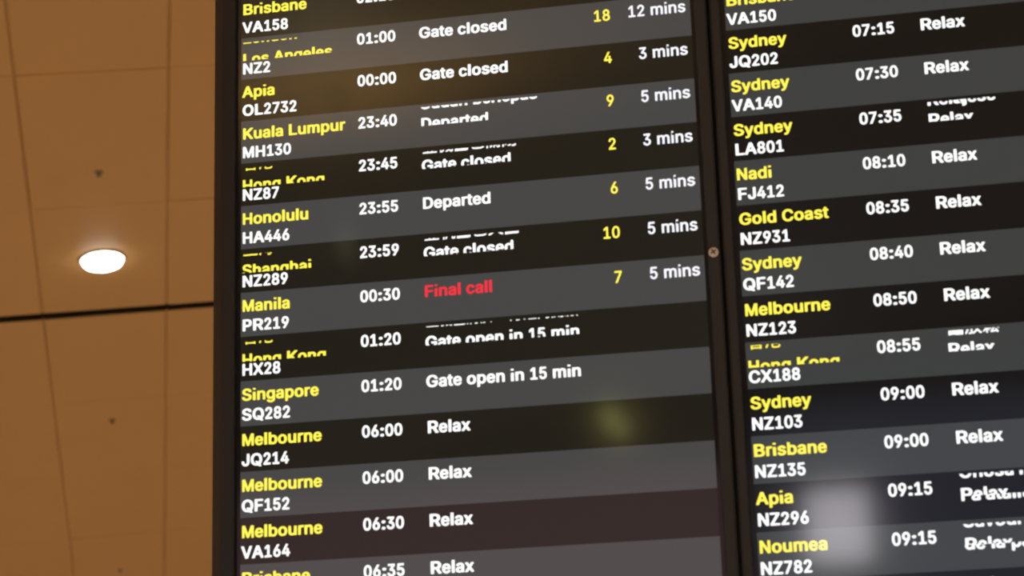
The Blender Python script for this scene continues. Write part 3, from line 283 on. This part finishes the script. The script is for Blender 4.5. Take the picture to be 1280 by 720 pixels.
# pitched ceiling: 0.6 x 1.2 m laminate panels with fine joints and a wide shadow gap every eighth course
C0 = Vector((-1.9110, 9.3075, CAM_H + 4.3284))       # the visible downlight
EU = Vector((0.97911, 0.14437, 0.14321))             # across the panels, climbing to the right
ED = Vector((-0.14587, 0.98930, 0.0))                # along the panels, level
EN = Vector((-0.14168, -0.02089, 0.98969))           # upwards through the ceiling
CFRAME = Matrix((EU, ED, EN)).transposed()
def CP(a, b, c=0.0):
    return C0 + EU * a + ED * b + EN * c
def ceiling_frame(a, b):
    return Matrix.Translation(CP(a, b)) @ CFRAME.to_4x4()
PW, PL, B0 = 0.6, 1.2, 0.63
JA, JB, GAP = 0.007, 0.003, 0.082                    # joints along, joints across, shadow gap
V, Fc, FM = [], [], []
rnd = random.Random(4)
for j in range(-29, 16):
    for i in range(-25, 33):
        c = CP(i * PW, B0 + (j + .5) * PL)
        if abs(c.x) > 16.6 or c.y > 26.6 or c.y < -24.8:
            continue
        a0, a1 = (i - .5) * PW, (i + .5) * PW
        b0, b1 = B0 + j * PL, B0 + (j + 1) * PL
        g0 = GAP / 2 if j % 8 == 0 else JB / 2
        g1 = GAP / 2 if (j + 1) % 8 == 0 else JB / 2
        sag = rnd.uniform(-0.0015, 0.0015)
        n = len(V)
        for ja, h0, h1, z in ((JA / 2, g0, g1, .06), (JA / 2, g0, g1, .004), (JA / 2 + .005, g0 + .003, g1 + .003, sag)):
            for a, b in ((a0 + ja, b0 + h0), (a1 - ja, b0 + h0), (a1 - ja, b1 - h1), (a0 + ja, b1 - h1)):
                V.append(CP(a, b, z))
        Fc.append((n + 8, n + 11, n + 10, n + 9)); FM.append(0)
        for k in range(4):
            l = (k + 1) % 4
            edge = (k == 0 and j % 8 == 0) or (k == 2 and (j + 1) % 8 == 0)   # edges coloured dark to deepen the shade in the gap
            Fc.append((n + k, n + l, n + 4 + l, n + 4 + k)); FM.append(1 if edge else 0)
            Fc.append((n + 4 + k, n + 4 + l, n + 8 + l, n + 8 + k)); FM.append(0)
# backing board just above the panels, open over the shadow gaps
for j in range(-29, 16):
    b0 = B0 + j * PL + (0.0 if j % 8 else GAP / 2 - 0.002)
    b1 = B0 + (j + 1) * PL - (0.0 if (j + 1) % 8 else GAP / 2 - 0.002)
    n = len(V)
    V += [CP(-19, b0, .010), CP(22, b0, .010), CP(22, b1, .010), CP(-19, b1, .010)]
    Fc.append((n, n + 3, n + 2, n + 1)); FM.append(0)
n = len(V)
V += [CP(-19, -38, .25), CP(22, -38, .25), CP(22, 22, .25), CP(-19, 22, .25)]
Fc.append((n, n + 3, n + 2, n + 1)); FM.append(1)
structure(mesh_obj('ceiling', V, Fc, None, mats=[M_ceil, M_ceil_dark], face_mats=FM))

# ------------------------------------------------------------------ flight display screens
UNIT = 0.0565                    # one flight row is 56.5 mm tall
RC = Matrix(((0.981925483722328, -0.030699257562011795, -0.18676161276292158),
             (0.07911330535293123, 0.962992505457719, 0.25765581566963913),
             (0.17194019115029524, -0.2677741399340019, 0.9480156014801595)))
TC = Vector((-6.134920095368393, 6.631501796284826, -50.285386097985416)) * UNIT
DISP = Matrix.Translation((0, 0, CAM_H)) @ W.to_4x4() @ Matrix.Translation(TC) @ RC.to_4x4()

EM, YS = 0.355, 1.05
TRIS = {}
def glyph(key):
    if key not in TRIS:
        a, ls = GLYPHS[key]
        loops = [[Vector((int(p.split(',')[0]) / 1000, int(p.split(',')[1]) / 1000, 0)) for p in l.split()] for l in ls]
        flat = [p for l in loops for p in l]
        TRIS[key] = (a / 1000, flat, tessellate_polygon(loops))
    return TRIS[key]

def layout(text, w='b'):
    x, V, Fc = 0.0, [], []
    for ch in text:
        if ch == ' ':
            x += 0.278
            continue
        a, pts, tris = glyph(w + ch)
        n = len(V)
        V += [(p.x + x, p.y) for p in pts]
        Fc += [tuple(n + k for k in t) for t in tris]
        x += a
    return V, Fc

def text_obj(name, text, x, base, material, parent, org, w='b', right=False, lo=None, hi=None, em=EM, z=0.016):
    """base: baseline in rows below the top of the board; lo/hi: visible band (rows, lower and upper limit)"""
    V, Fc = layout(text, w)
    xs = [v[0] for v in V]
    dx = x - max(xs) * em if right else x
    bm = bmesh.new()
    vs = [bm.verts.new((dx + vx * em, -base + vy * em * YS, z)) for vx, vy in V]
    for f in Fc:
        try:
            bm.faces.new([vs[k] for k in f])
        except ValueError:
            pass
    for lim, sgn in ((lo, -1), (hi, 1)):
        if lim is not None:
            bmesh.ops.bisect_plane(bm, geom=bm.verts[:] + bm.edges[:] + bm.faces[:], dist=1e-6,
                                   plane_co=(0, -lim, 0), plane_no=(0, sgn, 0), clear_outer=True)
    if not bm.faces:
        bm.free()
        return None
    for f in bm.faces:
        f.normal_update()
        if f.normal.z < 0:
            f.normal_flip()
    for v in bm.verts:
        v.co = (v.co - org) * UNIT
    me = bpy.data.meshes.new(name)
    bm.to_mesh(me)
    bm.free()
    me.materials.append(material)
    o = bpy.data.objects.new(name, me)
    COL.objects.link(o)
    o.parent = parent
    return o

HK = dict(s=.222, cut=.125, prev='香港', pb=-.29, vis=.025)
# row: (destination, roll), flight, time, (status, roll), status colour, gate, walking time
LEFT = {
    0: (('Brisbane', None), 'VA158', '02:15', None, None, None),
    1: (('Los Angeles', dict(s=.212, cut=.115, prev='London', pb=-.30, vis=.026)), 'NZ2', '01:00', ('Gate closed', None), '18', '12 mins'),
    2: (('Apia', None), 'OL2732', '00:00', ('Gate closed', None), '4', '3 mins'),
    3: (('Kuala Lumpur', None), 'MH130', '23:40', ('Departed', dict(s=.156, cut=.075, prev='Sudah berlepas', pb=-.315, vis=.05)), '9', '5 mins'),
    4: (('Hong Kong', HK), 'NZ87', '23:45', ('Gate closed', dict(s=.137, cut=.075, prev='登機門已關閉', pb=-.30, vis=.022)), '2', '3 mins'),
    5: (('Honolulu', None), 'HA446', '23:55', ('Departed', None), '6', '5 mins'),
    6: (('Shanghai', dict(s=.19, cut=.115, prev='上海', pb=-.29, vis=.02)), 'NZ289', '23:59', ('Gate closed', dict(s=.137, cut=.075, prev='登机门已关闭', pb=-.30, vis=.022)), '10', '5 mins'),
    7: (('Manila', None), 'PR219', '00:30', ('Final call', None), '7', '5 mins'),
    8: (('Hong Kong', HK), 'HX28', '01:20', ('Gate open in 15 min', dict(s=.137, cut=.075, prev='登機門將於15分鐘內開啟', pb=-.35, vis=-.004, em=.30)), None, None),
    9: (('Singapore', None), 'SQ282', '01:20', ('Gate open in 15 min', None), None, None),
    10: (('Melbourne', None), 'JQ214', '06:00', ('Relax', None), None, None),
    11: (('Melbourne', None), 'QF152', '06:00', ('Relax', None), None, None),
    12: (('Melbourne', None), 'VA164', '06:30', ('Relax', None), None, None),
    13: (('Brisbane', None), None, '06:35', ('Relax', None), None, None),
}
RIGHT = {
    1: (('Brisbane', None), 'VA150', None, None, None, None),
    2: (('Sydney', None), 'JQ202', '07:15', ('Relax', None), None, None),
    3: (('Sydney', None), 'VA140', '07:30', ('Relax', None), None, None),
    4: (('Sydney', None), 'LA801', '07:35', ('Relax', dict(s=.165, cut=.075, prev='Relájese', pb=-.285, vis=.078)), None, None),
    5: (('Nadi', None), 'FJ412', '08:10', ('Relax', None), None, None),
    6: (('Gold Coast', None), 'NZ931', '08:35', ('Relax', None), None, None),
    7: (('Sydney', None), 'QF142', '08:40', ('Relax', None), None, None),
    8: (('Melbourne', None), 'NZ123', '08:50', ('Relax', None), None, None),
    9: (('Hong Kong', dict(s=.225, cut=.11, prev='香港', pb=-.31, vis=.055)), 'CX188', '08:55', ('Relax', dict(s=.165, cut=.075, prev='請放鬆', pb=-.295, vis=.07)), None, None),
    10: (('Sydney', None), 'NZ103', '09:00', ('Relax', None), None, None),
    11: (('Brisbane', None), 'NZ135', '09:00', ('Relax', None), None, None),
    12: (('Apia', None), 'NZ296', '09:15', ('Relax', dict(s=.177, cut=.073, prev="Onosa'i lava", pb=-.291, vis=.085, second="Fa'atalitali", sb=.176)), None, None),
    13: (('Noumea', None), 'NZ782', '09:15', ('Relax', dict(s=.19, cut=.065, prev='Savourez', pb=-.288, vis=.066, second='de la pause', sb=.162)), None, None),
    14: (None, None, None, ('Relax', None), None, None),
}

BASE = 0.437
def rolling(kind, entry, x, r, material, row, org):
    text, roll = entry
    if roll is None:
        text_obj(kind, text, x, r + BASE, material, row, org)
        return
    b = r + BASE
    cut = b + roll['cut']
    text_obj(kind, text, x, b + roll['s'], material, row, org, lo=cut)
    p = text_obj('outgoing_text', roll['prev'], x + (0.0 if ord(roll['prev'][0]) < 0x3000 else 0.02), b + roll['pb'],
                 material, row, org, hi=b + roll['pb'] - roll['vis'], em=roll.get('em', EM))
    if p:
        p['label'] = 'bottom slice of the previous wording rolling out'
    if 'second' in roll:
        p = text_obj('outgoing_text', roll['second'], x, b + roll['sb'], material, row, org, hi=cut)
        if p:
            p['label'] = 'second slice of the previous wording rolling out'

def monitor(label, ox, oy, rows, bez, screws):
    """bez: x of inner edge, front edge and outer edge on the left, then on the right"""
    L, R, TOP, BOT = -0.0466, 10.178, 2.0, -16.0
    iL, fL, oL, iR, fR, oR = bez
    org = Vector(((oL + oR) / 2, BOT - 0.62, 0.0))
    root = empty('departure_board', label, 'flight display',
                 DISP @ Matrix.Translation((Vector((ox, oy, 0)) + org) * UNIT))
    def P(x, y, z):
        return (Vector((x, y, z)) - org) * UNIT
    # bezel frame: inner wall, rolled inner edge, front face, sloping shoulder, side
    d = 0.15
    iT, fT, oT = TOP + .12, TOP + .42, TOP + .62
    iB, fB, oB = BOT - .12, BOT - .42, BOT - .62
    drop = lambda a, b: d - abs(a - b) * 0.9
    zs = [drop(fL, oL), drop(fR, oR)]
    V, Fc = [], []
    def loop(x0, x1, y0, y1, z, zr=None):
        zr = z if zr is None else zr
        V.extend([P(x0, y0, z), P(x1, y0, zr), P(x1, y1, zr), P(x0, y1, z)])
    loop(iL, iR, iB, iT, -0.03)
    loop(iL, iR, iB, iT, d - .025)
    loop(iL - .025, iR + .025, iB - .025, iT + .025, d)
    loop(fL + .02, fR - .01, fB + .02, fT - .02, d)
    loop(fL, fR, fB, fT, d - .012)
    loop(oL, oR, oB, oT, zs[0], zs[1])
    loop(oL, oR, oB, oT, -0.9)
    for k in range(6):
        for e in range(4):
            a, b = k * 4 + e, k * 4 + (e + 1) % 4
            Fc.append((a, b, b + 4, a + 4))
    mesh_obj('bezel', V, Fc, M_bezel, root)
    # rear cover with a stepped hump
    V, Fc = [], []
    def loop2(x0, x1, y0, y1, z):
        V.extend([P(x0, y0, z), P(x1, y0, z), P(x1, y1, z), P(x0, y1, z)])
    loop2(oL, oR, oB, oT, -0.9)
    loop2(oL + .3, oR - .3, oB + .3, oT - .3, -1.1)
    loop2(oL + 1.5, oR - 1.5, oB + 3, oT - 3, -1.1)
    loop2(oL + 1.7, oR - 1.7, oB + 3.2, oT - 3.2, -1.7)
    for k in range(3):
        for e in range(4):
            a, b = k * 4 + e, k * 4 + (e + 1) % 4
            Fc.append((a, b, b + 4, a + 4))
    Fc.append((12, 13, 14, 15))
    mesh_obj('rear_cover', V, Fc, M_rear, root)
    # glass panel
    V, Fc = [], []
    n = 0
    V += [P(iL - .02, iB - .02, 0), P(iR + .02, iB - .02, 0), P(iR + .02, iT + .02, 0), P(iL - .02, iT + .02, 0)]
    Fc.append((0, 1, 2, 3))
    mesh_obj('screen', V, Fc, M_panel, root)
    # rows of flights
    for r in range(-2, 16):
        odd = r % 2 != 0
        V = [P(L, -r - 1, .008), P(R, -r - 1, .008), P(R, -r, .008), P(L, -r, .008)]
        row = mesh_obj('flight_row', V, [(0, 1, 2, 3)], (M_light if odd else M_dark) if ox == 0 else (M_light_r if odd else M_dark_r), root)
        e = rows.get(r)
        shade = 'grey' if odd else 'near-black'
        if e is None:
            continue
        row['label'] = '%s row of the flight to %s' % (shade, e[0][0]) + (', flight %s' % e[1] if e[1] else '') if e[0] else shade + ' row at the bottom edge'
        dest, flight, time, status, gate, walk = e
        if dest:
            rolling('destination_text', dest, -0.021, r, M_yellow, row, org)
        if flight:
            text_obj('flight_number_text', flight, -0.021, r + .878, M_white, row, org)
        if time:
            text_obj('time_text', time, 2.650, r + BASE, M_white, row, org)
        if status:
            rolling('status_text', status, 4.083, r, M_red if status[0] == 'Final call' else M_white, row, org)
        if gate:
            text_obj('gate_text', gate, 8.405, r + .462, M_yellow, row, org, w='m', right=True)
        if walk:
            text_obj('walking_time_text', walk, 10.075, r + .440, M_soft, row, org, w='m', right=True, em=.36)
    # black strip added to keep the gap to the neighbouring screen dark
    if ox == 0:
        V, Fc = [], []
        box_faces(V, Fc, oR, 10.6, oB, oT, -.5, -.2)
        mesh_obj('dark_gap_strip', [P(*v) for v in V], Fc, M_gap_black, root)
    # screws in the bezel
    for sx, sy in screws:
        V, Fc = lathe([(0.0001, .055), (.05, .055), (.085, .045), (.105, .02), (.108, -.01)], 28)
        V = [P(sx + v[0], sy + v[1], d + v[2]) for v in V]
        s = mesh_obj('screw', V, Fc, M_screw, root, smooth=True)
        V, Fc = [], []
        ca, sa = math.cos(.6), math.sin(.6)
        for w_, h_ in ((.065, .016), (.016, .065)):
            n = len(V)
            for x, y in ((-w_, -h_), (w_, -h_), (w_, h_), (-w_, h_)):
                V.append(P(sx + x * ca - y * sa, sy + x * sa + y * ca, d + .057))
            Fc.append((n, n + 1, n + 2, n + 3))
        mesh_obj('screw_recess', V, Fc, M_slot, s)
    # steel pole at the back that carries the screen from the ceiling
    inv = root.matrix_world.inverted()
    top = root.matrix_world @ P((oL + oR) / 2, -5.0, -2.1)
    V, Fc = [], []
    zc = C0.z + (EN.x * (C0.x - top.x) + EN.y * (C0.y - top.y)) / EN.z
    box_faces(V, Fc, top.x - .03, top.x + .03, top.y - .03, top.y + .03, top.z - .25, zc - 0.004)
    V = [inv @ Vector(v) for v in V]
    mesh_obj('ceiling_pole', V, Fc, M_rear, root)
    V, Fc = [], []
    box_faces(V, Fc, (oL + oR) / 2 - 1.2, (oL + oR) / 2 + 1.2, -8.0, -4.0, -2.1, -1.68)
    mesh_obj('mounting_plate', [P(*v) for v in V], Fc, M_rear, root)
    return root

monitor('black departure screen in full view beside the ceiling, Final call in red', 0, 0, LEFT,
        (-.158, -.46, -.695, 10.27, 10.505, 10.53), [(10.394, -6.998)])
monitor('black departure screen cut off by the right edge, all flights marked Relax', 10.978, 0.026, RIGHT,
        (-.165, -.345, -.372, 10.30, 10.60, 10.83), [])

# ------------------------------------------------------------------ lights and heads in the ceiling
def downlight(a, b, label, group=None, rad=0.103):
    root = empty('ceiling_downlight', label, 'downlight', ceiling_frame(a, b), group)
    V, Fc = lathe([(rad * .93, -.002), (rad * .95, -.007), (rad * 1.03, -.008), (rad * 1.06, -.004), (rad * 1.065, .004)])
    mesh_obj('trim_ring', V, Fc, M_trim, root, smooth=True)
    V, Fc = lathe([(0.0005, -.040), (rad * .4, -.039), (rad * .7, -.034), (rad * .87, -.025), (rad * .935, -.012), (rad * .945, -.002)])
    mesh_obj('diffuser', V, Fc, M_lamp, root, smooth=True)
    ld = bpy.data.lights.new('lamp', 'SPOT')
    ld.energy = LAMP_WATTS * 4
    ld.color = LAMP_COLOR
    ld.spot_size = math.radians(130)
    ld.spot_blend = 0.6
    ld.shadow_soft_size = rad
    lo = bpy.data.objects.new('lamp', ld)
    COL.objects.link(lo)
    lo.parent = root
    lo.location = (0, 0, -.17)
    return root

downlight(0, 0, 'round bright white downlight in the brown panelled ceiling')
for j in range(-6, 4):
    for i in (-2, -1, 0, 1, 2, 3):
        p = CP(6.0 * i, 6.0 * j)
        if (i, j) == (0, 0) or abs(p.x) > 15 or p.y < -23 or p.y > 25:
            continue
        q = p - Vector((0.1, 2.42, 2.6))
        az, el = math.degrees(math.atan2(q.x, -q.y)), math.degrees(math.asin(q.z / q.length))
        if q.y < 0 and -33 < az < -3 and -3 < el < 17:
            continue                                 # no lamps in the part of the hall that the glass mirrors
        downlight(6.0 * i, 6.0 * j, 'round downlight in the ceiling outside the picture', 'downlights over the rest of the hall')

def sprinkler(a, b, label):
    root = empty('sprinkler_head', label, 'sprinkler', ceiling_frame(a, b))
    V, Fc = lathe([(.0005, -.005), (.012, -.005), (.019, -.003), (.022, .003)], 28)
    mesh_obj('escutcheon', V, Fc, M_head, root, smooth=True)
    V, Fc = lathe([(.0005, -.018), (.005, -.018), (.006, -.01), (.005, -.004)], 16)
    mesh_obj('nozzle', V, Fc, M_head, root, smooth=True)
    V, Fc = lathe([(.0005, -.021), (.012, -.021), (.0125, -.0195), (.0005, -.019)], 20)
    mesh_obj('deflector', V, Fc, M_head, root)
sprinkler(.005, -.897, 'small dark sprinkler head between the downlight and the top edge')
sprinkler(.005, 2.137, 'small dark sprinkler head below the dark ceiling gap')
sprinkler(.005, 5.00, 'small dark sprinkler head cut off by the bottom edge of the photo')

# unseen bowl lamp added to warm the ceiling mirrored in the left screen
a, b = ADDED_UPLIGHT
root = empty('added_uplight', 'unseen bowl lamp added to warm the mirrored ceiling', 'added lamp', Matrix.Translation(CP(a, b)))
V, Fc = lathe([(.05, .0), (.05, -.03), (.012, -.035), (.012, -UP_DROP), (.0005, -UP_DROP)], 20)
mesh_obj('stem', V, Fc, M_case, root, smooth=False)
V, Fc = lathe([(.0005, -UP_DROP - .10), (.12, -UP_DROP - .08), (.2, -UP_DROP), (.205, -UP_DROP), (.13, -UP_DROP - .10), (.0005, -UP_DROP - .12)], 40)
mesh_obj('bowl', V, Fc, M_case, root, smooth=True)
ld = bpy.data.lights.new('lamp', 'SPOT')
ld.spot_size = math.radians(150)
ld.spot_blend = 0.8
ld.energy = UP_WATTS
ld.color = (1.0, 0.87, 0.56)
ld.shadow_soft_size = .05
lo = bpy.data.objects.new('lamp', ld)
COL.objects.link(lo)
lo.parent = root
lo.location = (.09, 0, -UP_DROP + .06)
lo.rotation_euler = (math.pi, 0, 0)

# ------------------------------------------------------------------ unseen lit things added for the glows mirrored in the glass
x, z = PINK  # unseen glowing box added for the pale reflection in the right screen
root = empty('added_glow_box', 'unseen box added so that a pale glow mirrors in the right screen', 'added glow', Matrix.Translation((x, -23.7, 0)))
V, Fc = [], []
box_faces(V, Fc, -.50, .50, -.1, .06, 0, z - .62)
mesh_obj('plinth', V, Fc, M_case, root)
V, Fc = [], []
for b in ((-.5, -.42, z - .62, z + .66), (.42, .5, z - .62, z + .66), (-.42, .42, z - .62, z - .50), (-.42, .42, z + .45, z + .66)):
    box_faces(V, Fc, b[0], b[1], -.1, .08, b[2], b[3])
mesh_obj('frame', V, Fc, M_case, root)
V, Fc = [], []
box_faces(V, Fc, -.42, .42, -.1, .04, z - .50, z + .45)
mesh_obj('pale_panel', V, Fc, M_pale_glow, root)
x, z = YELLOW_GLOW  # unseen lamp added for the yellow reflection in the left screen
root = empty('added_yellow_lamp', 'slanted unseen lamp added so that a yellow glow mirrors in the left screen', 'wall lamp',
             Matrix.Translation((x, -24.0, z)) @ Matrix.Rotation(math.radians(-36), 4, 'Y'))
V, Fc = [], []
box_faces(V, Fc, -.12, .12, 0, .04, -.3, .3)
mesh_obj('back_plate', V, Fc, M_case, root)
V, Fc = lathe([(.0005, -.36), (.06, -.34), (.09, -.26), (.09, .26), (.06, .34), (.0005, .36)], 32)
mesh_obj('glow_tube', [(a, b + .18, c) for a, b, c in V], Fc, M_yellow_glow, root, smooth=True)

# unseen dim panels added at the far wall to tint the low reflections
def glowpanel(xc, half, top, label, m):
    root = empty('added_glow_panel', label, 'shopfront', Matrix.Translation((xc, -24.0, 0)))
    V, Fc = [], []
    for x0, x1, z0, z1 in ((-half, half, top, top + .15), (-half, half, 0, .5),
                           (-half, -half + .15, .5, top), (half - .15, half, .5, top)):
        box_faces(V, Fc, x0, x1, 0, .14, z0, z1)
    mesh_obj('frame', V, Fc, M_case, root)
    V, Fc = [], []
    box_faces(V, Fc, -half + .15, half - .15, 0, .1, .5, top)
    mesh_obj('lit_panel', V, Fc, m, root)
glowpanel(-11.0, 4.2, 3.4, 'wide dim unseen red fascia along the far wall', M_red_glow)
glowpanel(-3.9, 2.85, 4.1, 'dim unseen violet fascia behind the poster case', M_violet_glow)
